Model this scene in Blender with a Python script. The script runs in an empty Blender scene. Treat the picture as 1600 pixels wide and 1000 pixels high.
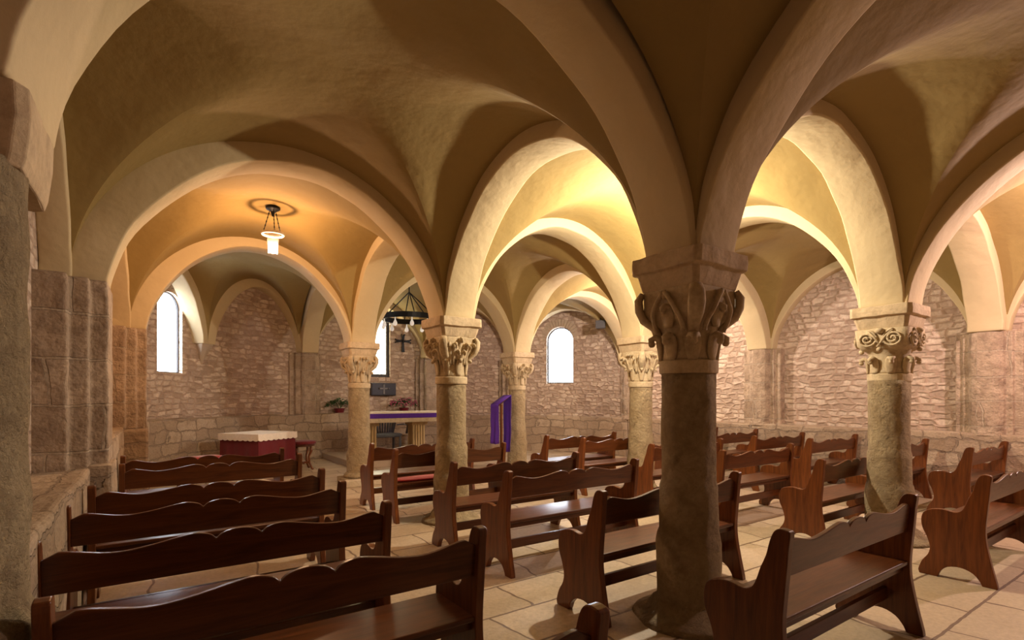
import bpy, bmesh, math, random
from mathutils import Vector, noise
PI = math.pi
random.seed(7)
S = bpy.context.scene
COL = S.collection

# ------------------------------------------------------------------ camera, world, exposure
EYE = 1.5
cam_d = bpy.data.cameras.new('camera'); cam = bpy.data.objects.new('camera', cam_d); COL.objects.link(cam)
cam.location = (0.416, -2.348, EYE)
cam.rotation_euler = (PI/2, 0, -0.6095)
cam_d.sensor_width = 36; cam_d.lens = 810/1600*36
cam_d.shift_y = (621-500)/1600
cam_d.clip_start = 0.02
S.camera = cam
w = bpy.data.worlds.new('daylight'); S.world = w; w.use_nodes = True
bg = w.node_tree.nodes['Background']; bg.inputs[0].default_value = (0.86, 0.92, 1.0, 1); bg.inputs[1].default_value = 14.0
S.view_settings.view_transform = 'Standard'; S.view_settings.look = 'None'
S.view_settings.exposure = 0.3; S.view_settings.gamma = 1; S.view_settings.use_curve_mapping = False
# lamps of the hall: x, y, power in watts, colour
LAMPS = [
    (1.735, 5.01, 105, (1.0, 0.58, 0.31)),
    (5.17, 1.60, 340, (1.0, 0.87, 0.68)),
    (8.60, -1.82, 300, (1.0, 0.72, 0.68)),
    (8.60, 5.01, 260, (1.0, 0.82, 0.72)),
]

# ------------------------------------------------------------------ grid of the hall
GX, GY, SX, SY = 0.02, -0.12, 3.43, 3.42
ZA = 2.45                      # top of the abaci, where arches spring
def gp(i, j): return Vector((GX+SX*i, GY+SY*j, 0))
EC = Vector((5.155, 6.72, 0)); EA, EB = 5.455, 4.5
XL, XR, YB = -0.30, 10.61, -7.25  # back wall set one added unlit bay further off, darkening the bench backs

# ------------------------------------------------------------------ materials
def new_mat(name):
    m = bpy.data.materials.new(name); m.use_nodes = True
    nt = m.node_tree; b = nt.nodes['Principled BSDF']
    return m, nt, b
def N(nt, t, **k):
    n = nt.nodes.new(t)
    for a, v in k.items():
        if a in n.inputs.keys() if hasattr(n.inputs, 'keys') else False: n.inputs[a].default_value = v
        else: setattr(n, a, v)
    return n
def noise_n(nt, vec, scale, detail=4, rough=.55, dist=0):
    n = nt.nodes.new('ShaderNodeTexNoise'); n.inputs['Scale'].default_value = scale
    n.inputs['Detail'].default_value = detail; n.inputs['Roughness'].default_value = rough
    n.inputs['Distortion'].default_value = dist
    if vec is not None: nt.links.new(vec, n.inputs['Vector'])
    return n
def mixc(nt, fac, a, b, mode='MIX'):
    n = nt.nodes.new('ShaderNodeMix'); n.data_type = 'RGBA'; n.blend_type = mode
    for sock, v in ((n.inputs[0], fac), (n.inputs[6], a), (n.inputs[7], b)):
        if isinstance(v, (int, float)): sock.default_value = v
        elif isinstance(v, tuple): sock.default_value = v if len(v) == 4 else (*v, 1)
        else: nt.links.new(v, sock)
    return n.outputs[2]
def ramp(nt, fac, p0, p1, c0=(0, 0, 0, 1), c1=(1, 1, 1, 1)):
    n = nt.nodes.new('ShaderNodeValToRGB'); nt.links.new(fac, n.inputs[0])
    n.color_ramp.elements[0].position = p0; n.color_ramp.elements[0].color = c0
    n.color_ramp.elements[1].position = p1; n.color_ramp.elements[1].color = c1
    return n.outputs[0]
def math_n(nt, op, a, b=None, c=None):
    n = nt.nodes.new('ShaderNodeMath'); n.operation = op
    for i, v in enumerate((a, b, c)):
        if v is None: continue
        if isinstance(v, (int, float)): n.inputs[i].default_value = v
        else: nt.links.new(v, n.inputs[i])
    return n.outputs[0]
def bump(nt, b, h, strength, dist, prev=None):
    n = nt.nodes.new('ShaderNodeBump'); n.inputs['Strength'].default_value = strength; n.inputs['Distance'].default_value = dist
    nt.links.new(h, n.inputs['Height'])
    if prev is not None: nt.links.new(prev, n.inputs['Normal'])
    if b is not None: nt.links.new(n.outputs[0], b.inputs['Normal'])
    return n.outputs[0]
def coord(nt, which='Object'):
    return nt.nodes.new('ShaderNodeTexCoord').outputs[which]

def plaster(name, col, var=.10):
    m, nt, b = new_mat(name); v = coord(nt)
    n1 = noise_n(nt, v, 1.3, 5, .6); n2 = noise_n(nt, v, 14, 6, .6)
    c = mixc(nt, n1.outputs[0], tuple(x*(1-var) for x in col), tuple(min(1, x*(1+var)) for x in col))
    c = mixc(nt, math_n(nt, 'MULTIPLY', n2.outputs[0], .25), c, tuple(x*.72 for x in col))
    nt.links.new(c, b.inputs['Base Color']); b.inputs['Roughness'].default_value = .85
    n3 = noise_n(nt, v, 3.0, 3, .5)
    p = bump(nt, None, n3.outputs[0], .35, .06)
    bump(nt, b, n2.outputs[0], .25, .012, p)
    return m
def rough_stone(name, ca, cb, cc, scale=1.0, bs=.7, bd=.02):
    m, nt, b = new_mat(name); v = coord(nt)
    n1 = noise_n(nt, v, 2.2*scale, 5, .6); n2 = noise_n(nt, v, 22*scale, 8, .7); n3 = noise_n(nt, v, 7*scale, 4, .6, .4)
    c = mixc(nt, ramp(nt, n1.outputs[0], .35, .65), ca, cb)
    c = mixc(nt, ramp(nt, n3.outputs[0], .5, .75), c, cc)
    c = mixc(nt, math_n(nt, 'MULTIPLY', ramp(nt, n2.outputs[0], .35, .7), .45), c, tuple(x*.45 for x in ca))
    nt.links.new(c, b.inputs['Base Color']); b.inputs['Roughness'].default_value = .9
    p = bump(nt, None, n3.outputs[0], bs*.6, bd*2)
    bump(nt, b, n2.outputs[0], bs, bd, p)
    return m
def rubble_tail(m, nt, b, u, vv, bw, rh, c1, c2, c3, cm, nm, nf, bs, bd):
    y = math_n(nt, 'DIVIDE', vv, rh); row = math_n(nt, 'FLOOR', y)
    wn = nt.nodes.new('ShaderNodeTexWhiteNoise'); wn.noise_dimensions = '1D'; nt.links.new(row, wn.inputs['W'])
    x = math_n(nt, 'ADD', math_n(nt, 'DIVIDE', u, bw), math_n(nt, 'MULTIPLY', wn.outputs['Value'], 7))
    cv = nt.nodes.new('ShaderNodeCombineXYZ'); nt.links.new(x, cv.inputs[0]); nt.links.new(y, cv.inputs[1])
    def vor(feature):
        v = nt.nodes.new('ShaderNodeTexVoronoi'); v.voronoi_dimensions = '2D'; v.feature = feature; v.inputs['Scale'].default_value = 1; v.inputs['Randomness'].default_value = .5
        nt.links.new(cv.outputs[0], v.inputs['Vector']); return v
    ve, vc = vor('DISTANCE_TO_EDGE'), vor('F1')
    mask = ramp(nt, ve.outputs['Distance'], .02, .19)
    sc = nt.nodes.new('ShaderNodeSeparateColor'); nt.links.new(vc.outputs['Color'], sc.inputs[0])
    c = mixc(nt, sc.outputs[0], c1, c2)
    c = mixc(nt, math_n(nt, 'MULTIPLY', ramp(nt, nm.outputs[0], .4, .7), .7), c, c3)
    c = mixc(nt, math_n(nt, 'MULTIPLY', ramp(nt, nf.outputs[0], .4, .75), .45), c, tuple(q*.5 for q in c1))
    c = mixc(nt, mask, cm, c)
    nt.links.new(c, b.inputs['Base Color']); b.inputs['Roughness'].default_value = .92
    h = math_n(nt, 'ADD', ramp(nt, ve.outputs['Distance'], .0, .22), math_n(nt, 'MULTIPLY', sc.outputs[1], .4))
    h = math_n(nt, 'ADD', h, math_n(nt, 'MULTIPLY', nm.outputs[0], 1.1))
    p = bump(nt, None, h, bs, bd); bump(nt, b, nf.outputs[0], bs*.7, bd*.35, p)
    return m
def masonry(name, bw, rh, mortar, c1, c2, c3, cm, udist=.25, vdist=.035, bs=1.0, bd=.03, squash=.8, rough=.9, smooth=.35, rounded=False):
    """coursed stone from the UV map, which is laid out in metres"""
    m, nt, b = new_mat(name); uv = coord(nt, 'UV')
    nl = noise_n(nt, uv, 1.7, 2, .5); nm = noise_n(nt, uv, 6, 3, .6); nf = noise_n(nt, uv, 30, 8, .7)
    sep = nt.nodes.new('ShaderNodeSeparateXYZ'); nt.links.new(uv, sep.inputs[0])
    sc1 = nt.nodes.new('ShaderNodeSeparateColor'); nt.links.new(nl.outputs['Color'], sc1.inputs[0])
    sc2 = nt.nodes.new('ShaderNodeSeparateColor'); nt.links.new(nm.outputs['Color'], sc2.inputs[0])
    rowid = math_n(nt, 'FLOOR', math_n(nt, 'DIVIDE', sep.outputs[1], rh))
    wn = nt.nodes.new('ShaderNodeTexWhiteNoise'); wn.noise_dimensions = '1D'; nt.links.new(rowid, wn.inputs['W'])
    u = math_n(nt, 'ADD', sep.outputs[0], math_n(nt, 'MULTIPLY', math_n(nt, 'SUBTRACT', sc1.outputs[0], .5), udist*2))
    u = math_n(nt, 'ADD', u, math_n(nt, 'MULTIPLY', math_n(nt, 'SUBTRACT', sc2.outputs[0], .5), vdist*2))
    vv = math_n(nt, 'ADD', sep.outputs[1], math_n(nt, 'MULTIPLY', math_n(nt, 'SUBTRACT', sc2.outputs[1], .5), vdist*2))
    vv = math_n(nt, 'ADD', vv, math_n(nt, 'MULTIPLY', math_n(nt, 'SUBTRACT', sc1.outputs[1], .5), vdist*3))
    cmb = nt.nodes.new('ShaderNodeCombineXYZ'); nt.links.new(u, cmb.inputs[0]); nt.links.new(vv, cmb.inputs[1])
    if rounded: return rubble_tail(m, nt, b, u, vv, bw, rh, c1, c2, c3, cm, nm, nf, bs, bd)
    br = nt.nodes.new('ShaderNodeTexBrick'); nt.links.new(cmb.outputs[0], br.inputs['Vector'])
    br.inputs['Scale'].default_value = 1; br.inputs['Brick Width'].default_value = bw; br.inputs['Row Height'].default_value = rh
    br.inputs['Mortar Size'].default_value = mortar; br.inputs['Mortar Smooth'].default_value = smooth
    br.offset = .43; br.squash = squash; br.squash_frequency = 3
    br.inputs['Color1'].default_value = (0, 0, 0, 1); br.inputs['Color2'].default_value = (1, 1, 1, 1); br.inputs['Mortar'].default_value = (.5, .5, .5, 1)
    c = mixc(nt, br.outputs['Color'], c1, c2)
    c = mixc(nt, ramp(nt, nm.outputs[0], .45, .7), c, c3)
    c = mixc(nt, math_n(nt, 'MULTIPLY', ramp(nt, nf.outputs[0], .4, .75), .5), c, tuple(x*.5 for x in c1))
    c = mixc(nt, br.outputs['Fac'], c, cm)
    nt.links.new(c, b.inputs['Base Color']); b.inputs['Roughness'].default_value = rough
    inv = math_n(nt, 'SUBTRACT', 1, br.outputs['Fac'])
    hgt = math_n(nt, 'ADD', inv, math_n(nt, 'MULTIPLY', br.outputs['Color'], .35))
    hgt = math_n(nt, 'ADD', hgt, math_n(nt, 'MULTIPLY', nm.outputs[0], .9))
    p = bump(nt, None, hgt, bs, bd)
    bump(nt, b, nf.outputs[0], bs*.7, bd*.4, p)
    return m
def wood(name, dark, light, axis, rough=.26):
    m, nt, b = new_mat(name); v = coord(nt)
    mp = nt.nodes.new('ShaderNodeMapping'); nt.links.new(v, mp.inputs[0])
    sc = [14, 14, 14]; sc[axis] = 1.1; mp.inputs['Scale'].default_value = sc
    n1 = noise_n(nt, mp.outputs[0], 1.6, 6, .62, 1.2); n2 = noise_n(nt, mp.outputs[0], 6, 4, .6)
    oi = nt.nodes.new('ShaderNodeObjectInfo')
    c = mixc(nt, ramp(nt, n1.outputs[0], .25, .75), dark, light)
    c = mixc(nt, math_n(nt, 'MULTIPLY', n2.outputs[0], .35), c, tuple(x*.5 for x in dark))
    k = math_n(nt, 'ADD', math_n(nt, 'MULTIPLY', oi.outputs['Random'], .35), .82)
    hs = nt.nodes.new('ShaderNodeHueSaturation'); nt.links.new(c, hs.inputs['Color']); nt.links.new(k, hs.inputs['Value'])
    nt.links.new(hs.outputs[0], b.inputs['Base Color'])
    rr = math_n(nt, 'ADD', math_n(nt, 'MULTIPLY', n2.outputs[0], .16), rough-.06); nt.links.new(rr, b.inputs['Roughness'])
    b.inputs['Coat Weight'].default_value = .12; b.inputs['Coat Roughness'].default_value = .16; b.inputs['Specular IOR Level'].default_value = .35
    bump(nt, b, n1.outputs[0], .12, .004)
    return m
def plain(name, col, rough=.6, metal=0, sheen=0, emit=None):
    m, nt, b = new_mat(name); v = coord(nt)
    n = noise_n(nt, v, 25, 4)
    c = mixc(nt, n.outputs[0], tuple(x*.8 for x in col), tuple(min(1, x*1.15) for x in col))
    nt.links.new(c, b.inputs['Base Color']); b.inputs['Roughness'].default_value = rough; b.inputs['Metallic'].default_value = metal
    b.inputs['Sheen Weight'].default_value = sheen
    bump(nt, b, n.outputs[0], .15, .004)
    if emit: b.inputs['Emission Color'].default_value = (*emit[:3], 1); b.inputs['Emission Strength'].default_value = emit[3]
    return m
M = {}
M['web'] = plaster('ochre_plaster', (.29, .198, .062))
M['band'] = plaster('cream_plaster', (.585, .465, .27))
M['rubble'] = masonry('rubble_wall', .195, .108, .024, (.35, .245, .175), (.80, .66, .52), (.52, .39, .295), (.47, .335, .245), udist=.14, vdist=.022, bs=.8, bd=.024, rounded=True)
M['ledge'] = masonry('ledge_rubble', .45, .22, .016, (.32, .225, .145), (.52, .40, .28), (.40, .30, .205), (.28, .205, .14), udist=.3, vdist=.06, bd=.04)
M['dressed'] = masonry('dressed_blocks', .9, .36, .012, (.38, .275, .185), (.60, .46, .33), (.29, .205, .14), (.46, .36, .26), udist=.1, vdist=.015, bd=.06)
M['floor'] = masonry('stone_flags', .78, .46, .010, (.41, .31, .20), (.60, .48, .33), (.49, .38, .255), (.16, .10, .06), udist=.12, vdist=.010, bs=.6, bd=.014, rough=.5, smooth=.1)
M['col'] = rough_stone('column_stone', (.44, .32, .17), (.60, .47, .28), (.32, .225, .12), 1.0, 1.0, .055)
M['cap'] = rough_stone('carved_stone', (.50, .38, .23), (.62, .50, .32), (.40, .30, .18), 1.3, .5, .01)
M['aba'] = rough_stone('abacus_stone', (.54, .40, .24), (.64, .50, .32), (.42, .30, .18), 1.0, .5, .012)
M['woodx'] = wood('varnished_wood_long', (.038, .009, .002), (.15, .044, .010), 0, .30)
M['woodz'] = wood('varnished_wood_upright', (.055, .014, .003), (.24, .072, .015), 2, .32)
M['iron'] = plain('black_iron', (.02, .02, .022), .5, .6)
M['bronze'] = plain('dark_bronze', (.035, .035, .045), .4, .6)
M['grey_metal'] = plain('worn_bronze', (.14, .13, .13), .45, .5)
M['purple'] = plain('purple_cloth', (.085, .02, .30), .9, 0, .0)
M['burg'] = plain('burgundy_cloth', (.13, .003, .007), .85, 0, .1)
M['red'] = plain('red_cushion', (.42, .02, .03), .8, 0, .4)
M['lace'] = plain('white_lace', (.82, .74, .62), .8)
M['palewood'] = wood('pale_wood', (.36, .24, .11), (.55, .40, .2), 2, .5)
M['slab'] = rough_stone('altar_stone', (.55, .44, .30), (.65, .54, .38), (.45, .34, .22), 2, .4, .008)
M['greyw'] = plain('grey_wicker', (.12, .12, .135), .7)
M['leaf'] = plain('green_leaf', (.05, .12, .03), .6)
M['flower'] = plain('pink_flower', (.55, .12, .22), .6)
M['paper'] = plain('white_paper', (.8, .8, .78), .7)
M['bulb'] = plain('opal_bulb', (.9, .88, .85), .2, 0, 0, (1, .9, .8, .25))
M['frame'] = plain('dark_frame', (.05, .045, .045), .6)
def glow(name, col, s):
    m, nt, b = new_mat(name)
    b.inputs['Base Color'].default_value = (.9, .9, .9, 1); b.inputs['Emission Color'].default_value = (*col, 1); b.inputs['Emission Strength'].default_value = s
    return m
def glass(name, tint, milk):
    m, nt, b = new_mat(name); nt.nodes.remove(b)
    t = nt.nodes.new('ShaderNodeBsdfTransparent'); t.inputs[0].default_value = (*tint, 1)
    tl = nt.nodes.new('ShaderNodeBsdfTranslucent'); tl.inputs[0].default_value = (*tint, 1)
    gl = nt.nodes.new('ShaderNodeBsdfGlossy'); gl.inputs['Roughness'].default_value = .1
    n = noise_n(nt, coord(nt), 9, 4)
    mx = nt.nodes.new('ShaderNodeMixShader'); nt.links.new(math_n(nt, 'MULTIPLY', n.outputs[0], milk*2), mx.inputs[0])
    nt.links.new(t.outputs[0], mx.inputs[1]); nt.links.new(tl.outputs[0], mx.inputs[2])
    m2 = nt.nodes.new('ShaderNodeMixShader'); m2.inputs[0].default_value = .05
    nt.links.new(mx.outputs[0], m2.inputs[1]); nt.links.new(gl.outputs[0], m2.inputs[2])
    nt.links.new(m2.outputs[0], nt.nodes['Material Output'].inputs[0])
    return m
M['pane'] = glass('window_glass', (.97, .98, 1), .2)
M['pane_warm'] = glass('warm_window_glass', (1, .92, .72), .3)
M['lampglass'] = glass('lamp_glass', (1, .97, .92), .15)

# ------------------------------------------------------------------ mesh helpers
class MB:
    def __init__(s): s.v = []; s.f = []; s.uv = []
    def quad_uv(s, pts, uvs):
        b = len(s.v); s.v += [Vector(p) for p in pts]; s.f.append(tuple(range(b, b+len(pts)))); s.uv.append([tuple(u) for u in uvs])
    def add(s, verts, faces):
        b = len(s.v); s.v += [Vector(p) for p in verts]
        for f in faces: s.f.append(tuple(b+i for i in f)); s.uv.append(None)
    def box(s, x0, x1, y0, y1, z0, z1):
        p = [(x, y, z) for z in (z0, z1) for y in (y0, y1) for x in (x0, x1)]
        s.add(p, [(0, 2, 3, 1), (4, 5, 7, 6), (0, 1, 5, 4), (2, 6, 7, 3), (0, 4, 6, 2), (1, 3, 7, 5)])
    def loft(s, rings, cap=True):
        n = len(rings[0]); b = []
        vs = [p for r in rings for p in r]; fs = []
        for k in range(len(rings)-1):
            for i in range(n):
                j = (i+1) % n; fs.append((k*n+i, k*n+j, (k+1)*n+j, (k+1)*n+i))
        if cap: fs.append(tuple(range(n-1, -1, -1))); fs.append(tuple((len(rings)-1)*n+i for i in range(n)))
        s.add(vs, fs)
    def lathe(s, prof, c=(0, 0), n=32, cap=True):
        s.loft([[(c[0]+r*math.cos(2*PI*i/n), c[1]+r*math.sin(2*PI*i/n), z) for i in range(n)] for r, z in prof], cap)
    def ball(s, c, r, n=10, sc=(1, 1, 1)):
        rings = []
        for k in range(1, n//2+2):
            a = PI*k/(n//2+2)
            rings.append([(c[0]+sc[0]*r*math.sin(a)*math.cos(2*PI*i/n), c[1]+sc[1]*r*math.sin(a)*math.sin(2*PI*i/n), c[2]-sc[2]*r*math.cos(a)) for i in range(n)])
        s.loft(rings)
    def sweep(s, pts, wid, side=None, n=8):
        """tube along pts; wid is a list of (half width, half thickness); side = fixed width direction"""
        pts = [Vector(p) for p in pts]; rings = []
        for i, p in enumerate(pts):
            t = (pts[min(i+1, len(pts)-1)]-pts[max(i-1, 0)])
            t = t.normalized() if t.length > 1e-9 else Vector((0, 0, 1))
            sd = Vector(side) if side is not None else (t.cross(Vector((0, 0, 1))) if abs(t.z) < .95 else t.cross(Vector((1, 0, 0))))
            sd = (sd-t*sd.dot(t)).normalized(); nn = t.cross(sd)
            a, b = wid[i] if isinstance(wid, list) else wid
            rings.append([p+sd*(a*math.cos(2*PI*k/n))+nn*(b*math.sin(2*PI*k/n)) for k in range(n)])
        s.loft(rings)
    def prism_x(s, prof, x0, x1):
        n = len(prof); v = [(x0, y, z) for y, z in prof]+[(x1, y, z) for y, z in prof]
        s.add(v, [tuple(range(n)), tuple(range(2*n-1, n-1, -1))]+[(i, n+i, n+(i+1) % n, (i+1) % n) for i in range(n)])
    def prism_z(s, poly, z0, z1):
        """vertical prism with UVs in metres"""
        n = len(poly); u = 0
        for i in range(n):
            a, b = Vector((*poly[i], 0)), Vector((*poly[(i+1) % n], 0)); L = (b-a).length
            s.quad_uv([(a.x, a.y, z0), (b.x, b.y, z0), (b.x, b.y, z1), (a.x, a.y, z1)], [(u, z0), (u+L, z0), (u+L, z1), (u, z1)]); u += L
        for z in (z0, z1): s.quad_uv([(p[0], p[1], z) for p in poly], [(p[0], p[1]) for p in poly])
    def build(s, name, mat, parent=None, smooth=False, weld=True, bevel=0, segs=2):
        me = bpy.data.meshes.new(name); me.from_pydata(s.v, [], s.f)
        if any(u is not None for u in s.uv):
            ul = me.uv_layers.new(name='UVMap'); k = 0
            for fi, f in enumerate(s.f):
                for j in range(len(f)):
                    ul.data[k].uv = s.uv[fi][j] if s.uv[fi] else (s.v[f[j]].x+s.v[f[j]].y, s.v[f[j]].z); k += 1
        bm = bmesh.new(); bm.from_mesh(me)
        if weld: bmesh.ops.remove_doubles(bm, verts=bm.verts, dist=1e-5)
        bmesh.ops.recalc_face_normals(bm, faces=bm.faces)
        bm.to_mesh(me); bm.free()
        me.materials.append(mat)
        for p in me.polygons: p.use_smooth = smooth
        o = bpy.data.objects.new(name, me); COL.objects.link(o)
        if parent is not None: o.parent = parent
        if bevel:
            b = o.modifiers.new('bevel', 'BEVEL'); b.width = bevel; b.segments = segs; b.limit_method = 'ANGLE'; b.angle_limit = math.radians(40)
        return o
def tag(o, label=None, cat=None, group=None, kind=None):
    if label: o['label'] = label
    if cat: o['category'] = cat
    if group: o['group'] = group
    if kind: o['kind'] = kind
    return o
def struct(o, label=None): o['kind'] = 'structure'; (label and o.__setitem__('label', label)); return o
def empty(name, loc, label=None, cat=None, group=None, rz=0):
    o = bpy.data.objects.new(name, None); COL.objects.link(o); o.location = loc; o.rotation_euler = (0, 0, rz); o.empty_display_size = .1
    return tag(o, label, cat, group)
def crom(pts, k=4, closed=True):
    n = len(pts); out = []
    for i in range(n if closed else n-1):
        p0, p1, p2, p3 = (pts[(i-1) % n], pts[i], pts[(i+1) % n], pts[(i+2) % n]) if closed else (pts[max(i-1, 0)], pts[i], pts[i+1], pts[min(i+2, n-1)])
        for q in range(k):
            t = q/k
            out.append(tuple(.5*((2*b)+(-a+c)*t+(2*a-5*b+4*c-d)*t*t+(-a+3*b-3*c+d)*t**3) for a, b, c, d in zip(p0, p1, p2, p3)))
    if not closed: out.append(pts[-1])
    return out
def displace(o, amp, scale, seed=0, zmin=-9, keep=None):
    for v in o.data.vertices:
        n = noise.noise_vector(v.co*scale+Vector((seed*7.3, seed*3.1, seed)))
        v.co += Vector(n)*amp
    o.data.update()

# ------------------------------------------------------------------ floor, and slab added to block the sky
fl = MB()
fl.quad_uv([(XL-.4, YB-.2, 0), (XR+.4, YB-.2, 0), (XR+.4, 11.8, 0), (XL-.4, 11.8, 0)], [(0.1, 0.2), (XR-XL+.9, 0.2), (XR-XL+.9, 11.8-YB+.4), (0.1, 11.8-YB+.4)])
struct(fl.build('floor', M['floor']), 'worn pale stone flag floor')
sky_block = MB(); sky_block.box(XL-.6, XR+.6, YB-.4, 12.0, 4.72, 4.9)  # opaque slab added over the vaults so no sky light leaks in
struct(sky_block.build('ceiling', M['web']), 'unseen slab added above the vaults to block daylight')

# ------------------------------------------------------------------ walls (with window openings)
def ell(deg, off=0.0):
    a = math.radians(deg); return Vector((EC.x+(EA-off)*math.cos(a), EC.y+(EB-off)*math.sin(a), 0))
def wall(name, fn, L, nrm, z0, z1, mat, wins=(), label=''):
    """fn(s) -> point of the inner face, nrm(s) -> outward normal; wins: (s centre, width, sill z, arch spring z)"""
    ss = set(round(L*k/max(2, int(L/.2)), 4) for k in range(max(2, int(L/.2))+1))
    for c, wd, a, b in wins:
        ss = {x for x in ss if not (c-wd/2-.03 < x < c+wd/2+.03)}
        ss |= {round(c-wd/2*math.cos(PI*k/20), 4) for k in range(21)}
    ss = sorted(ss); mb = MB()
    def P(s, z, d=0): p = fn(s)+nrm(s)*d; return (p.x, p.y, z)
    for s0, s1 in zip(ss, ss[1:]):
        wn = None
        for W in wins:
            if W[0]-W[1]/2-1e-3 <= s0 and s1 <= W[0]+W[1]/2+1e-3: wn = W
        def q(za0, za1, zb0, zb1):
            mb.quad_uv([P(s0, za0), P(s1, za1), P(s1, zb1), P(s0, zb0)], [(s0, za0), (s1, za1), (s1, zb1), (s0, zb0)])
        if not wn: q(z0, z0, z1, z1)
        else:
            c, wd, a, b = wn; r = wd/2
            t = lambda s: b+math.sqrt(max(0, r*r-(s-c)**2))
            q(z0, z0, a, a); q(t(s0), t(s1), z1, z1)
            D = .13
            mb.quad_uv([P(s0, a), P(s1, a), P(s1, a, D), P(s0, a, D)], [(s0, 0), (s1, 0), (s1, D), (s0, D)])
            mb.quad_uv([P(s0, t(s0)), P(s1, t(s1)), P(s1, t(s1), D), P(s0, t(s0), D)], [(s0, 0), (s1, 0), (s1, D), (s0, D)])
    for c, wd, a, b in wins:
        for s in (c-wd/2, c+wd/2):
            mb.quad_uv([P(s, a), P(s, b), P(s, b, .13), P(s, a, .13)], [(0, a), (0, b), (.13, b), (.13, a)])
    return struct(mb.build(name, mat), label)
X0, X1 = Vector((1, 0, 0)), Vector((-1, 0, 0))
wall('wall_left', lambda s: Vector((XL, YB+s, 0)), EC.y-YB, lambda s: -X0, 0, 4.72, M['rubble'], label='rubble stone wall on the left')
wall('wall_right', lambda s: Vector((XR, YB+s, 0)), EC.y-YB, lambda s: X0, 0, 4.72, M['rubble'], label='pale rubble stone wall on the right')
wall('wall_back', lambda s: Vector((XL+s, YB, 0)), XR-XL, lambda s: Vector((0, -1, 0)), 0, 4.72, M['rubble'], label='unseen rubble wall behind the added unlit bay')
# apse: table of arc length
TH = [180*k/720 for k in range(721)]; AL = [0]
for k in range(720): AL.append(AL[-1]+(ell(180-TH[k+1])-ell(180-TH[k])).length)
def s2deg(s):
    s = min(max(s, 0), AL[-1]); lo, hi = 0, 720
    while hi-lo > 1:
        m = (lo+hi)//2
        if AL[m] <= s: lo = m
        else: hi = m
    f = (s-AL[lo])/(AL[hi]-AL[lo]); return 180-(TH[lo]+f*(TH[hi]-TH[lo]))
def deg2s(d):
    t = (180-d)*4; k = min(int(t), 719); return AL[k]+(AL[k+1]-AL[k])*(t-k)
def enorm(d):
    a = math.radians(d); return Vector((math.cos(a)/EA, math.sin(a)/EB, 0)).normalized()
WINS = [(deg2s(144.4), .62, 1.97, 3.18), (deg2s(86.8), .68, 2.05, 3.50), (deg2s(29.0), .78, 1.90, 3.10)]
wall('wall_apse', lambda s: ell(s2deg(s)), AL[-1], lambda s: enorm(s2deg(s)), 0, 4.72, M['rubble'], WINS, 'curved rubble apse wall with three arched windows')
for k, (c, wd, a, b) in enumerate(WINS):
    r = wd/2; d = s2deg(c); n = enorm(d); o = ell(d); t = Vector((n.y, -n.x, 0))
    def P(x, z, dd): p = o+n*dd+t*x; return Vector((p.x, p.y, z))
    ext = .035
    prof = [(-r-ext, a-ext), (r+ext, a-ext)]+[((r+ext)*math.cos(PI*q/16), b+(r+ext)*math.sin(PI*q/16)) for q in range(17)]
    mb = MB(); v = [P(x, z, .115) for x, z in prof]+[P(x, z, .125) for x, z in prof]; m = len(prof)
    mb.add(v, [tuple(range(m)), tuple(range(2*m-1, m-1, -1))]+[(i, m+i, m+(i+1) % m, (i+1) % m) for i in range(m)])
    root = struct(mb.build('window_%d' % (k+1), M['pane_warm'] if k == 1 else M['pane']), ['bright arched window in the left curve of the apse', 'bright window behind the altar with dark frame', 'bright arched window at the right of the apse'][k])
    fw = (.018, .085, .03)[k]
    fr = MB()
    inner = [(-r, a), (r, a)]+[(r*math.cos(PI*q/16), b+r*math.sin(PI*q/16)) for q in range(17)]
    inn = [(-r+fw, a+fw), (r-fw, a+fw)]+[((r-fw)*math.cos(PI*q/16), b+(r-fw)*math.sin(PI*q/16)) for q in range(17)]
    for i in range(m):
        j = (i+1) % m
        A_ = [P(*inner[i], .07), P(*inner[j], .07), P(*inn[j], .07), P(*inn[i], .07)]; B_ = [P(*inner[i], .112), P(*inner[j], .112), P(*inn[j], .112), P(*inn[i], .112)]
        fr.add(A_+B_, [(0, 1, 2, 3), (4, 5, 6, 7), (2, 3, 7, 6)])
    struct(fr.build('frame', M['frame'], root))
# ring of small arch stones over the right window
c, wd, a, b = WINS[2]; d0 = s2deg(c); n = enorm(d0); o = ell(d0); t = Vector((n.y, -n.x, 0)); mb = MB()
for q in range(19):
    a0, a1 = PI*(q+.08)/19, PI*(q+.92)/19; r0, r1 = .40, .60+.03*random.random()
    pr = [(r0*math.cos(a0), r0*math.sin(a0)), (r1*math.cos(a0), r1*math.sin(a0)), (r1*math.cos(a1), r1*math.sin(a1)), (r0*math.cos(a1), r0*math.sin(a1))]
    def PP(x, z, dd): p = o+n*dd+t*x; return (p.x, p.y, b+z)
    mb.add([PP(x, z, -.03) for x, z in pr]+[PP(x, z, .05) for x, z in pr], [(0, 1, 2, 3), (4, 5, 6, 7), (0, 1, 5, 4), (1, 2, 6, 5), (2, 3, 7, 6), (3, 0, 4, 7)])
struct(mb.build('trim_1', M['dressed']), 'ring of small stones over the right window')

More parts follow.
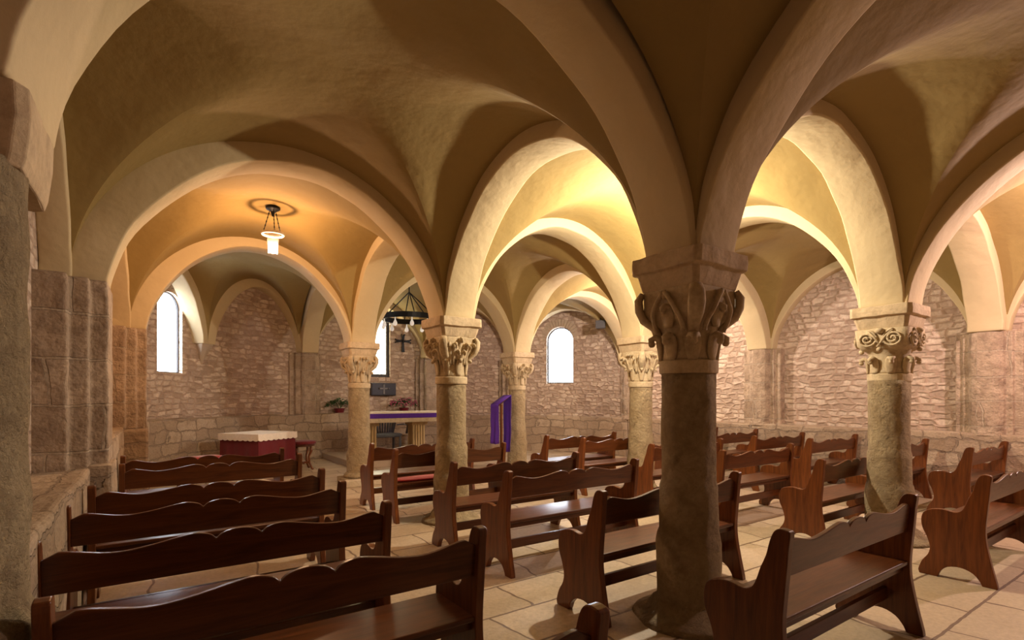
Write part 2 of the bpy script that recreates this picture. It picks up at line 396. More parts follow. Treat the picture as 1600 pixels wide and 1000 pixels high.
# ------------------------------------------------------------------ ledge along the walls
def ledge(name, inner, outer, z1, mat, label):
    mb = MB(); u = 0
    for i in range(len(inner)-1):
        a, b, c, d = inner[i], inner[i+1], outer[i+1], outer[i]; L = (b-a).length
        mb.quad_uv([(a.x, a.y, 0), (b.x, b.y, 0), (b.x, b.y, z1), (a.x, a.y, z1)], [(u, 0), (u+L, 0), (u+L, z1), (u, z1)])
        mb.quad_uv([(a.x, a.y, z1), (b.x, b.y, z1), (c.x, c.y, z1), (d.x, d.y, z1)], [(u, z1), (u+L, z1), (u+L, z1+.4), (u, z1+.4)])
        u += L
    for p, q in ((inner[0], outer[0]), (inner[-1], outer[-1])):
        mb.quad_uv([(p.x, p.y, 0), (q.x, q.y, 0), (q.x, q.y, z1), (p.x, p.y, z1)], [(0, 0), (.4, 0), (.4, z1), (0, z1)])
    o = mb.build(name, mat, bevel=.03, segs=3)
    sub = bmesh.new(); sub.from_mesh(o.data); bmesh.ops.subdivide_edges(sub, edges=sub.edges, cuts=3, use_grid_fill=True); sub.to_mesh(o.data); sub.free()
    displace(o, .022, 2.2, 1); return struct(o, label)
V3 = lambda x, y: Vector((x, y, 0))
ys = lambda a, b: [a+(b-a)*k/14 for k in range(15)]
ledge('trim_2', [V3(.03, y) for y in ys(YB+.02, 3.35)], [V3(XL+.01, y) for y in ys(YB+.02, 3.35)], .94, M['ledge'], 'low stone ledge along the left wall')
ledge('trim_3', [V3(.13, y) for y in ys(3.35, 6.7)], [V3(XL+.01, y) for y in ys(3.35, 6.7)], 1.10, M['ledge'], 'higher stone ledge along the left wall')
ledge('trim_4', [V3(10.29, y) for y in ys(YB+.02, 6.7)], [V3(XR-.01, y) for y in ys(YB+.02, 6.7)], .98, M['ledge'], 'low stone ledge along the right wall')
dl = [180-k*(180-62)/40 for k in range(41)]
ledge('trim_5', [ell(x, .32) for x in dl], [ell(x, .01) for x in dl], 1.10, M['ledge'], 'curved stone ledge round the left of the apse')
dl = [62-k*62/20 for k in range(21)]
ledge('trim_6', [ell(x, .32) for x in dl], [ell(x, .01) for x in dl], .99, M['ledge'], 'curved stone ledge round the right of the apse')

# ------------------------------------------------------------------ wall piers
TR = [6]
def trim(o, label=None):
    TR[0] += 1; o.name = 'trim_%d' % TR[0]; return struct(o, label)
def pier(c, out, tan, z0, z1, label, prof=((.0, .27), (-.115, .27), (-.115, .37), (-.235, .37), (-.235, .50), (-.72, .50)), plinth=True):
    """c = point of the pier's front face; out points into the hall"""
    poly = [c+out*d+tan*h for d, h in prof]+[c+out*d-tan*h for d, h in reversed(prof)]
    mb = MB(); mb.prism_z([(p.x, p.y) for p in poly], z0, z1)
    o = mb.build('pier', M['dressed'])
    bm = bmesh.new(); bm.from_mesh(o.data)
    ed = [e for e in bm.edges if abs(e.verts[0].co.z-e.verts[1].co.z) > .5]
    bmesh.ops.subdivide_edges(bm, edges=ed, cuts=14); bm.to_mesh(o.data); bm.free()
    displace(o, .012, 4, 3); b = o.modifiers.new('bevel', 'BEVEL'); b.width = .02; b.segments = 3; b.limit_method = 'ANGLE'
    return trim(o, label)
for j in (1, 2):
    g = gp(0, j); pier(V3((.135, .38)[j-1], g.y), X0, Vector((0, 1, 0)), (.90, 1.06)[j-1], ZA, ('stepped stone wall pier at the left between the ledges', 'reddish stepped wall pier at the left mouth of the apse')[j-1])
mb = MB(); mb.prism_z([(-.3, 2.93), (.17, 2.93), (.17, 3.55), (-.3, 3.55)], 0, .96); trim(mb.build('b', M['ledge'], bevel=.03), 'rough stone block under the left wall pier')
mb = MB(); mb.prism_z([(-.3, 6.22), (.40, 6.22), (.40, 7.2), (-.3, 7.2)], 0, 1.07); trim(mb.build('b', M['ledge'], bevel=.03), 'stone base under the reddish wall pier')
for j in (-2, -1, 0, 1, 2):
    g = gp(3, j); pier(V3(10.28, g.y), X1, Vector((0, 1, 0)), .94, ZA, 'stepped stone wall pier on the right wall', ((.0, .08), (-.025, .15), (-.07, .19), (-.12, .2), (-.12, .28), (-.17, .28), (-.17, .38), (-.4, .38)))
WD = (135.4, 107.5, 71.5, 45.0)      # apse supports
ZW = ZA+.13
SP = []
for k, d in enumerate(WD):
    n = enorm(d); f = ell(d)-n*.30; SP.append(f)
    if k == 0:    # corbel
        t = Vector((n.y, -n.x, 0)); rings = []
        for z, wv, dp in ((ZW-.40, .02, .02), (ZW-.30, .05, .06), (ZW-.14, .09, .12), (ZW-.02, .14, .19), (ZW, .14, .19)):
            base = ell(d)+n*.03
            rings.append([(p.x, p.y, z) for p in (base+t*wv, base-n*dp+t*wv, base-n*(dp+.03), base-n*dp-t*wv, base-t*wv)])
        mb = MB(); mb.loft(rings); trim(mb.build('c', M['dressed'], bevel=.01), 'small tapering stone corbel in the apse')
    else:
        pier(f, -n, Vector((n.y, -n.x, 0)), .95, ZW, 'stepped stone pier in the apse', ((.0, .13), (-.05, .18), (-.12, .18), (-.12, .30), (-.22, .30), (-.22, .40), (-.45, .40)))

# ------------------------------------------------------------------ arches
def band(p0, p1, z0, z1, rise, wl, wr, thick=.34, label=None, seed=0, n=44, wr0=None, thick0=None):
    """arch ring whose soffit springs at p0 and p1; wl / wr = width to either side of the line"""
    d = (p1-p0); L = d.length/2; d.normalize(); nn = Vector((-d.y, d.x, 0)); mid = (p0+p1)/2
    rings = []
    wr1 = wr; wr0 = wr if wr0 is None else wr0
    for k in range(n+1):
        wr = wr0+(wr1-wr0)*min(1, k/n*1.6)
        if thick0: thick = .34+(thick0-.34)*max(0, 1-k/n*1.6)
        th = PI*k/n; cs, sn = math.cos(th), math.sin(th)
        zb = z0+(z1-z0)*k/n
        w_ = 1+.012*noise.noise(Vector((seed*3.7, k*.22, 0)))
        a = mid-d*(L*cs*w_); zi = zb+rise*sn**1.3*w_
        e = .012*noise.noise(Vector((k*.3, seed*5.1, 1))); g = .012*noise.noise(Vector((k*.3, seed*2.1, 4)))
        o_ = mid-d*((L+thick)*cs); zo = zb+(rise+thick)*sn
        rings.append([(*(a+nn*(wl+e)).xy, zi), (*(a-nn*(wr+g)).xy, zi), (*(o_-nn*(wr+g)).xy, zo), (*(o_+nn*(wl+e)).xy, zo)])
    mb = MB(); mb.loft(rings)
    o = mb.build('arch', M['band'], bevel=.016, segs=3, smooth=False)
    for p in o.data.polygons: p.use_smooth = True
    m2 = o.modifiers.new('es', 'EDGE_SPLIT'); m2.split_angle = math.radians(35)
    return trim(o, label)
H = .22; sd = 0
for j in range(-2, 3):                      # arches running left to right
    for i in range(3):
        sd += 1; a, b = gp(i, j), gp(i+1, j); a0 = a+X0*H; b0 = b-X0*H
        if i == 0: a0.x = .125 if j < 2 else .37
        if i == 2: b0.x = 10.275
        if j == 0 and i == 0: a0 = V3(.10, .11)
        band(a0, b0, ZA, ZA, 1.385, .2, .2, wr0=.38 if (i, j) == (0, 0) else None, thick0=.85 if (i, j) == (0, 2) else None, seed=sd, label='plastered round arch between column and column')
Y1 = Vector((0, 1, 0))
for i in range(0, 4):                       # arches running front to back
    for j in range(-2, 2):
        sd += 1; a, b = gp(i, j), gp(i, j+1)
        if i == 0 and j == 1: b = b+V3(.30, 0)
        wl, wr = (.2, .2) if 0 < i < 3 else ((.32 if j != 1 else .62, -.12) if i == 0 else (-.12, .32))
        band(a+Y1*H, b-Y1*H, ZA, ZA, 1.375, wl, wr, seed=sd, label='plastered round arch running towards the apse')
# apse arches: from the two last columns to the apse piers, and along the wall
Cc, Ec, PL, PR = gp(1, 2), gp(2, 2), gp(0, 2), gp(3, 2)
for cc, ww in ((Cc, SP[1]), (Ec, SP[2])):
    d = (ww-cc).normalized(); sd += 1; band(cc+d*.22, ww-d*.02, ZA, ZW, 1.39, .19, .19, seed=sd, label='plastered arch from the last column to the apse wall')
SC = [ell(d, .15) for d in WD]
chain = [V3(-.13, PL.y+.22)]+SC+[V3(10.44, PR.y+.22)]
for k in range(5):
    a, b = chain[k], chain[k+1]; d = (b-a).normalized(); sd += 1
    za = ZA if k == 0 else ZW; zb = ZA if k == 4 else ZW
    nl = (b-a).length/2
    band(a+d*.16, b-d*.16, za, zb, 1.38, .30, .0, thick=.3, seed=sd, label='low wall arch round the apse')

# ------------------------------------------------------------------ groin vaults
def web(c00, c10, c11, c01, zs, R, label, n=48, p=36):
    mb = MB(); ss = [math.sin(PI/2*(-1+2*k/n)) for k in range(n+1)]
    ss[0], ss[-1] = -1, 1
    vs = []; seed = random.random()*50
    for t in ss:
        for s in ss:
            u, v = (s+1)/2, (t+1)/2
            P = c00*((1-u)*(1-v))+c10*(u*(1-v))+c11*(u*v)+c01*((1-u)*v)
            z0 = zs[0]*(1-u)*(1-v)+zs[1]*u*(1-v)+zs[2]*u*v+zs[3]*(1-u)*v
            A_, B_ = max(0, 1-s*s)**.53, max(0, 1-t*t)**.53
            h = (A_**p+B_**p)**(1/p)
            z = z0+R*h+.012*noise.noise(Vector((P.x*1.5, P.y*1.5, seed)))*h
            vs.append((P.x, P.y, z))
    fs = []
    for r in range(n):
        for c in range(n):
            a, b_, c_, d = r*(n+1)+c, r*(n+1)+c+1, (r+1)*(n+1)+c+1, (r+1)*(n+1)+c
            fs += [(a, b_, c_), (a, c_, d)] if (r < n/2) == (c < n/2) else [(a, b_, d), (b_, c_, d)]
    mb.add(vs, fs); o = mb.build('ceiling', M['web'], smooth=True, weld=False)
    es = o.modifiers.new('es', 'EDGE_SPLIT'); es.split_angle = math.radians(13)
    return struct(o, label)
for j in range(-2, 2):
    for i in range(3):
        a, b = gp(i, j), gp(i+1, j+1); x0, x1 = a.x+.195, b.x-.195
        if i == 0: x0 = -.12
        if i == 2: x1 = 10.45
        web(V3(x0, a.y+.195), V3(x1, a.y+.195), V3(x1, b.y-.195), V3(x0 if (i, j) != (0, 1) else .18, b.y-.195), [ZA]*4, 1.515, 'plastered groin vault bay')
y = PL.y+.195
dC = (SP[1]-Cc).normalized(); nC = Vector((-dC.y, dC.x, 0)); dE = (SP[2]-Ec).normalized(); nE = Vector((-dE.y, dE.x, 0))
web(V3(-.15, y), V3(Cc.x-.195, y), SC[1]+nC*.19, SC[0], [ZA, ZA, ZW, ZW], 1.53, 'vault over the left of the apse')
web(V3(Cc.x+.195, y), V3(Ec.x-.195, y), SC[2]+nE*.19, SC[1]-nC*.19, [ZA, ZA, ZW, ZW], 1.53, 'vault over the altar')
web(V3(Ec.x+.195, y), V3(10.46, y), SC[3], SC[2]-nE*.19, [ZA, ZA, ZW, ZW], 1.53, 'vault over the right of the apse')

# ------------------------------------------------------------------ columns
def sq_ring(h, z, n=48, k=1.0, rot=0):
    """ring between circle (k=0) and square (k=1) of half size h"""
    out = []
    for i in range(n):
        a = 2*PI*(i+.5)/n; c, s = math.cos(a), math.sin(a); q = 1/max(abs(c), abs(s))
        r = h*((1-k)+k*q); out.append((r*c, r*s, z))
    return out
def capital(style, z0, z1, r0, hs):
    mb = MB(); Hh = z1-z0
    rings = []
    for k in range(21):
        t = k/20; u = min(1, max(0, (t-.38)/.30)); u = u*u*(3-2*u); r = r0*.98+(hs-.012-r0)*u; rings.append(sq_ring(r, z0+Hh*t, 48, u*.93))
    mb.loft(rings)
    def leaf(ang, zb, zt, rb, rt, wd, curl, ball=.0, th=.016):
        d = Vector((math.cos(ang), math.sin(ang), 0)); sdv = Vector((-d.y, d.x, 0)); pts = []; ws = []
        m = 9
        for q in range(m+1):
            t = q/m
            if t < .7: u = t/.7; r = rb+(rt-rb)*u**1.6; z = zb+(zt-zb)*u
            else:
                u = (t-.7)/.3; a = u*PI*.95; r = rt+curl*math.sin(a)*.55+curl*(1-math.cos(a))*.5; z = zt+curl*.45*math.sin(a)-curl*.5*(1-math.cos(a))
            pts.append(d*r+Vector((0, 0, z))); ws.append((wd*(.7+.5*math.sin(PI*min(1, t*1.15)))*(1 if t < .8 else 1-.5*(t-.8)/.2), th*(1+.5*t)))
        mb.sweep(pts, ws, sdv, 10)
        if ball: mb.ball(tuple(pts[-1]+Vector((0, 0, .0))), ball, 10)
        return d, sdv
    if style in ('knobs', 'volutes'):
        for k in range(8): leaf(2*PI*k/8+PI/8*(style == 'volutes'), z0+.0, z0+Hh*.33, r0+.002, r0+.018, .045, .042, .024)
    else:
        for k in range(8): leaf(2*PI*k/8, z0+.01, z0+Hh*.42, r0+.0, r0+.025, .038, .03, .014, .013)
    for k in range(4):
        ang = PI/4+PI/2*k; rt = hs*1.27
        if style == 'volutes': continue
        dd = Vector((math.cos(ang), math.sin(ang), 0)); e = hs*1.35
        mb.sweep([dd*(r0+.005)+Vector((0, 0, z0+Hh*.3)), dd*(r0+.03)+Vector((0, 0, z0+Hh*.45)), dd*(e-.03)+Vector((0, 0, z0+Hh*.60)), dd*(e+.0)+Vector((0, 0, z0+Hh*.74)), dd*(e+.005)+Vector((0, 0, z0+Hh*.88)), dd*(e-.02)+Vector((0, 0, z0+Hh*.98))], [(.03, .02), (.04, .025), (.05, .03), (.055, .03), (.05, .03), (.04, .02)], Vector((-dd.y, dd.x, 0)), 10)
        if style in ('fingers', 'acanthus'):
            for da in (-.42, -.22, .22, .42):
                leaf(ang+da, z0+Hh*.3, z0+Hh*(.86-.25*abs(da)), r0+.012, rt*(1-abs(da)*.42), .02, .035, .0, .014)
    if style == 'knobs':
        for k in range(4):      # a pointed arch of stone on each face with a hanging leaf
            ang = PI/2*k; d = Vector((math.cos(ang), math.sin(ang), 0)); s_ = Vector((-d.y, d.x, 0))
            for sg in (-1, 1):
                pts = []
                for q in range(11):
                    t = q/10; x = sg*(.005+.105*math.sin(PI*t*.62)); z = z0+Hh*(.94-.55*t); r = max(r0+.02, r0+.01+(hs+.008-r0)*min(1, max(0, ((z-z0)/Hh-.38)/.30)))
                    pts.append(d*r+s_*x+Vector((0, 0, z)))
                mb.sweep(pts, (.016, .016), None, 8)
            leaf(ang, z0+Hh*.45, z0+Hh*.72, r0+.03, hs-.01, .045, .03, .018)
            mb.ball(tuple(d*(hs+.0)+Vector((0, 0, z0+Hh*.9))), .03, 10)
    if style == 'acanthus':
        for k in range(4):
            ang = PI/2*k
            for da, zz in ((-.28, .8), (0, .93), (.28, .8), (-.14, .62), (.14, .62)):
                leaf(ang+da, z0+Hh*.42, z0+Hh*zz, r0+.02, hs/max(math.cos(da), .01)-.012+.0*zz, .026, .035, .018, .016)
    if style == 'fingers':
        for k in range(4):
            ang = PI/2*k
            for da in (-.2, 0, .2): leaf(ang+da, z0+Hh*.4, z0+Hh*.9, r0+.015, hs-.01, .02, .03, .0, .014)
    if style == 'volutes':
        rings = [sq_ring(hs*.80, z0+Hh*.50, 48, .6), sq_ring(hs*.98, z0+Hh*.62, 48, .85), sq_ring(hs*1.02, z0+Hh*.98, 48, .97)]
        mb.loft(rings)
        for k in range(4):
            ang = PI/2*k; d = Vector((math.cos(ang), math.sin(ang), 0)); s_ = Vector((-d.y, d.x, 0)); dist = hs*1.03
            for sg in (-1, 1):
                pts = []
                for q in range(46):
                    t = q/45; a = PI*.5+t*PI*4.6; r = .088*(1-t)+.008
                    pts.append(d*(dist+.012*t)+s_*(sg*(.118+r*math.cos(a)))+Vector((0, 0, z0+Hh*.76+r*math.sin(a)*.95)))
                mb.sweep(pts, (.013, .012), None, 6)
                mb.sweep([d*dist+s_*(sg*.118)+Vector((0, 0, z0+Hh*.76+.085)), d*(dist+.01)+s_*(sg*.05)+Vector((0, 0, z0+Hh*.80)), d*(dist+.01)+s_*(-sg*.02)+Vector((0, 0, z0+Hh*.58))], (.012, .012), None, 6)
            mb.ball(tuple(d*(dist+.015)+Vector((0, 0, z0+Hh*.52))), .026, 10)
            mb.ball(tuple(d*(dist+.005)+Vector((0, 0, z0+Hh*.93))), .045, 10, (1, 1, .7))
    return mb
def column(x, y, label, style, r=.18, lean=(0, 0), seed=0, base='skirt', capd=None, aba=.285, zc=1.75):
    root = empty('stone_column', (x, y, 0), label, 'column', 'stone columns of the crypt')
    # shaft
    prof = []
    zz = [0.0, .03, .2, .4, .5, .56, .60]+[.6+(zc-.07-.6)*k/22 for k in range(1, 23)]
    for z in zz:
        rr = r*1.0+(.012 if z < .9 else 0)
        if z < .58: rr = r+.035
        if .55 < z < .59: rr = r+.025
        rr += .010*noise.noise(Vector((seed*4, z*2.3, 0)))
        prof.append((rr, z))
    mb = MB(); n = 56; rings = []
    for rr, z in prof:
        rings.append([((rr+.008*noise.noise(Vector((math.cos(2*PI*i/n)*2, math.sin(2*PI*i/n)*2+seed*9, z*3)))+.006*noise.noise(Vector((math.cos(2*PI*i/n)*7, math.sin(2*PI*i/n)*7+seed*9, z*9))))*math.cos(2*PI*i/n)+lean[0]*z,
                       (rr+.008*noise.noise(Vector((math.cos(2*PI*i/n)*2, math.sin(2*PI*i/n)*2+seed*9, z*3)))+.006*noise.noise(Vector((math.cos(2*PI*i/n)*7, math.sin(2*PI*i/n)*7+seed*9, z*9))))*math.sin(2*PI*i/n)+lean[1]*z, z) for i in range(n)])
    mb.loft(rings); mb.build('shaft', M['col'], root, smooth=True)
    # necking ring
    mb = MB(); mb.lathe([(r-.005, zc-.09), (r+.010, zc-.088), (r+.014, zc-.07), (r+.014, zc-.01), (r+.008, zc), (r-.01, zc+.002)], n=48)
    mb.build('necking', M['cap'], root, smooth=False, bevel=.004)
    # base
    mb = MB()
    if base == 'skirt':
        rings = []
        for rr, z in ((r+.19, 0), (r+.17, .035), (r+.09, .06), (r+.06, .11), (r+.02, .14)):
            rings.append([((rr*(1+.12*noise.noise(Vector((math.cos(2*PI*i/32)*1.5, math.sin(2*PI*i/32)*1.5, seed)))))*math.cos(2*PI*i/32), rr*(1+.12*noise.noise(Vector((math.cos(2*PI*i/32)*1.5, math.sin(2*PI*i/32)*1.5, seed))))*math.sin(2*PI*i/32), z) for i in range(32)])
        mb.loft(rings)
    else:
        mb.box(-r-.12, r+.12, -r-.12, r+.12, 0, .10); mb.lathe([(r+.08, .10), (r+.09, .13), (r+.07, .17), (r+.03, .2)], n=40)
    mb.build('base', M['col'], root, smooth=(base == 'skirt'), bevel=0 if base == 'skirt' else .01)
    za = ZA-.23
    capital(style, zc, za+.005, r, .243).build('capital', M['cap'], root, smooth=True)
    # abacus
    mb = MB(); n = 48
    rings = [sq_ring(aba-.058, za, n), sq_ring(aba-.052, za+.02, n), sq_ring(aba-.030, za+.112, n), sq_ring(aba-.028, za+.118, n), sq_ring(aba-.002, za+.126, n), sq_ring(aba, za+.18, n), sq_ring(aba-.002, ZA, n)]
    mb.loft(rings); ob = mb.build('abacus', M['aba'], root, bevel=.006); displace(ob, .007, 9, seed)
    return root
def cpos(i, j, dx=0, dy=0): g = gp(i, j); return g.x+dx, g.y+dy
column(*cpos(1, 0), 'dark foreground stone column with knobbed capital, nearest the camera', 'knobs', .18, seed=1)
column(*cpos(1, 1), 'stone column with deeply cut leaf capital, between lantern arch and purple lectern', 'acanthus', .182, seed=2)
column(*cpos(2, 0), 'rough stone column with spiral volute capital among the right benches', 'volutes', .185, lean=(-.012, .0), seed=3)
column(*cpos(2, 1), 'pale stone column with fingered palm leaf capital, just left of the dark foreground column', 'fingers', .18, seed=4)
column(*cpos(1, 2), 'stone column left of the altar, standing on a square block', 'fingers', .18, seed=5, base='block')
column(*cpos(2, 2), 'slim pale stone column directly right of the purple draped lectern', 'acanthus', .175, seed=6)
column(*cpos(1, -1), 'unseen stone column added behind the camera on the left', 'knobs', .18, seed=7)  # this unseen column and the next are added for their shadows
column(*cpos(2, -1), 'unseen stone column added behind the camera on the right', 'knobs', .18, seed=8)
# engaged column at the left edge
root = empty('stone_column', (-.175, -.09, 0), 'brown rough half column against the left wall at the photo edge', 'column', 'stone columns of the crypt')
mb = MB(); rings = []
for k in range(40):
    z = 2.22*k/39; rr = .27+(.03 if z < .85 else 0)+(.03 if z < .4 else 0)+.010*noise.noise(Vector((5, z*3, 2)))
    rings.append([((rr+.012*noise.noise(Vector((math.cos(2*PI*i/56)*5, math.sin(2*PI*i/56)*5, z*5))))*math.cos(2*PI*i/56), rr*math.sin(2*PI*i/56)+.01*noise.noise(Vector((i*.4, z*6, 0))), z) for i in range(56)])
mb.loft(rings); mb.build('shaft', M['col'], root, smooth=True)
mb = MB(); AB = lambda h, z: [(x*h/.262+.02, y*h/.262+.13*1.0, z) for x, y, _ in sq_ring(.27, 0)]
mb.loft([AB(.24, 2.2), AB(.25, 2.24), AB(.262, 2.35), AB(.262, ZA)]); ob = mb.build('abacus', M['aba'], root, bevel=.006); displace(ob, .008, 8, 3)
# wall behind it
pier(V3(-.02, gp(0, 0).y), X0, Vector((0, 1, 0)), .90, ZA, 'stone backing of the left half column', ((-.12, .18), (-.35, .2)))
for j in (-1, -2): pier(V3(.12, gp(0, j).y), X0, Vector((0, 1, 0)), .90, ZA, 'stepped stone pier behind the camera')

# ------------------------------------------------------------------ benches
PANEL = [(0, .872), (.008, .80), (.014, .72), (.03, .55), (.037, .44), (.03, .33), (.0, .17), (-.032, .03), (-.035, 0), (.058, 0), (.07, .03), (.115, .085), (.19, .112), (.275, .098), (.325, .05), (.345, 0),
         (.468, 0), (.476, .03), (.45, .11), (.408, .175), (.395, .24), (.415, .32), (.445, .39), (.455, .46), (.438, .525), (.39, .558), (.31, .57), (.235, .558), (.19, .575), (.165, .62), (.145, .68), (.128, .72), (.113, .76), (.098, .82), (.08, .865), (.055, .886), (.02, .886)]
HARD = {8, 9, 15, 16}
def panel_prof():
    out = []; n = len(PANEL)
    for i in range(n):
        if i in HARD or (i+1) % n in HARD: out.append(PANEL[i]); continue
        p0, p1, p2, p3 = PANEL[i-1], PANEL[i], PANEL[(i+1) % n], PANEL[(i+2) % n]
        for q in range(3):
            t = q/3; out.append(tuple(.5*((2*b)+(-a+c)*t+(2*a-5*b+4*c-d)*t*t+(-a+3*b-3*c+d)*t**3) for a, b, c, d in zip(p0, p1, p2, p3)))
    return out
L_ = 1.60
BACKTOP = [(-.78, .79), (-.70, .832), (-.66, .828), (-.52, .800), (-.40, .806), (-.26, .832), (-.19, .840), (-.13, .826), (-.104, .802), (-.07, .828), (0, .841), (.07, .828), (.104, .802), (.13, .826), (.19, .840), (.26, .832), (.40, .806), (.52, .800), (.66, .828), (.70, .832), (.78, .79)]
def bench_proto():
    root = empty('wooden_bench', (0, 0, 0))
    pp = panel_prof()
    for sgn in (-1, 1):
        mb = MB(); x = sgn*(L_/2-.0225); mb.prism_x(pp, x-.0225, x+.0225); mb.build('side_panel', M['woodz'], root, bevel=.005)
    top = []
    hard = {1, 8, 12, 19}
    for i in range(len(BACKTOP)-1):
        a, b = BACKTOP[i], BACKTOP[i+1]
        p0 = BACKTOP[i-1] if i > 0 and i not in hard else a; p3 = BACKTOP[i+2] if i+2 < len(BACKTOP) and (i+1) not in hard else b
        for q in range(4):
            t = q/4; top.append(tuple(.5*((2*bb)+(-aa+cc)*t+(2*aa-5*bb+4*cc-dd)*t*t+(-aa+3*bb-3*cc+dd)*t**3) for aa, bb, cc, dd in zip(p0, a, b, p3)))
    top.append(BACKTOP[-1])
    prof = [(-.765, .645), (.765, .645)]+[(max(-.765, min(.765, x)), z) for x, z in reversed(top)]
    yy = lambda z: .052-(z-.645)*.12
    v = [(x, yy(z), z) for x, z in prof]+[(x, yy(z)+.026, z) for x, z in prof]; m = len(prof)
    mb = MB(); mb.add(v, [tuple(range(m)), tuple(range(2*m-1, m-1, -1))]+[(i, m+i, m+(i+1) % m, (i+1) % m) for i in range(m)])
    mb.build('backrest', M['woodx'], root, bevel=.005, weld=True)
    mb = MB(); mb.box(-.765, .765, .045, .425, .432, .458); mb.build('seat', M['woodx'], root, bevel=.006)
    mb = MB(); mb.box(-.765, .765, .075, .10, .385, .432); mb.build('seat_rail', M['woodx'], root, bevel=.003)
    mb = MB(); mb.box(-.765, .765, .16, .19, .18, .26); mb.build('stretcher', M['woodx'], root, bevel=.003)
    return root
proto = bench_proto()
BENCH = [
 (.72, -1.27, 0, 'dark bench cut off by the bottom edge, only its right post top showing'),
 (.925, -.27, 0, 'dark wooden bench nearest in the left block, lowest in the photo, with glossy scalloped back'),
 (.79, .565, 0, 'second dark bench from the camera in the left block'),
 (.80, 1.465, 0, 'third dark bench from the camera in the left block'),
 (.86, 2.25, 0, 'fourth dark bench from the camera in the left block'),
 (.98, 3.60, 0, 'fifth bench from the camera in the left block, beside the stepped wall pier'),
 (.96, 4.42, 0, 'farthest bench of the left block, just in front of the burgundy draped table'),
 (3.64, .085, 0, 'bench running directly behind the dark foreground column'),
 (3.66, 1.20, 0, 'brown bench in the middle block, second behind the dark foreground column'),
 (3.58, 2.0, 0, 'brown bench in the middle block in front of the column with cut leaf capital'),
 (3.60, 3.49, 0, 'brown bench behind the cut leaf column with red seat runner'),
 (3.63, 4.38, 0, 'farthest middle bench, nearest the altar, behind the red runner bench'),
 (3.62, -1.13, 0, 'large dark bench at the bottom right, its back to the camera'),
 (6.50, 4.22, 0, 'brown bench farthest back in front of the arched window, behind a matching one'),
 (6.64, 3.50, 0, 'brown bench touching the left of the pale palm leaf column'),
 (6.66, 2.20, 0, 'bench mostly hidden behind the foreground column, its left end just left of it'),
 (6.68, 1.17, 0, 'brown bench with scalloped back right of the foreground column, centre right'),
 (6.68, .085, 0, 'brown bench whose right end is hidden behind the spiral capital column'),
 (6.62, -1.17, 0, 'bench with broad carved end panel at the right edge of the photo, nearest there'),
 (9.33, 4.05, 0, 'farthest bench by the right wall, a sliver right of the foreground column'),
 (9.37, 3.20, 0, 'second farthest bench by the right wall'),
 (9.17, 2.22, 0, 'bench by the right wall behind the centre right scalloped bench'),
 (9.38, 1.46, 0, 'bench by the right wall, seen just left of the spiral capital column'),
 (9.13, .42, 0, 'bench by the right wall, seen just right of the spiral capital column'),
 (9.48, -.38, 0, 'reddish bench by the right wall, nearest of its block, end panel toward the aisle'),
]
kids = list(proto.children)
for k, (x, y, rz, lab) in enumerate(BENCH):
    if k == 0: r = proto
    else:
        r = proto.copy(); COL.objects.link(r)
        for c in kids: d = c.copy(); COL.objects.link(d); d.parent = r
    r.location = (x, y, 0); r.rotation_euler = (0, 0, rz)
    tag(r, lab, 'bench', 'scalloped wooden benches of the crypt')

def cushion(name, x0, x1, y0, y1, z0, z1, mat):
    mb = MB(); rings = []
    for z, k in ((z0, .92), (z0+(z1-z0)*.3, 1), (z0+(z1-z0)*.75, 1), (z1, .88)):
        n = 32; cx, cy, hx, hy = (x0+x1)/2, (y0+y1)/2, (x1-x0)/2*k, (y1-y0)/2*k
        rr = []
        for i in range(n):
            a = 2*PI*i/n; c, s = math.cos(a), math.sin(a); e = .35
            rr.append((cx+hx*math.copysign(abs(c)**e, c), cy+hy*math.copysign(abs(s)**e, s), z))
        rings.append(rr)
    mb.loft(rings); return mb.build(name, mat, smooth=True)
tag(cushion('seat_runner', 2.9, 4.3, 3.62, 3.90, .459, .485, M['red']), 'red cloth runner lying on the bench seat behind the cut leaf column', 'cushion')
mb = MB(); mb.box(-.07, .07, -.1, .1, 0, .008); o = mb.build('booklet', M['paper']); o.location = (1.55, 4.70, .4605); o.rotation_euler.z = .3
tag(o, 'white leaflet on the seat of the farthest left bench', 'booklet')

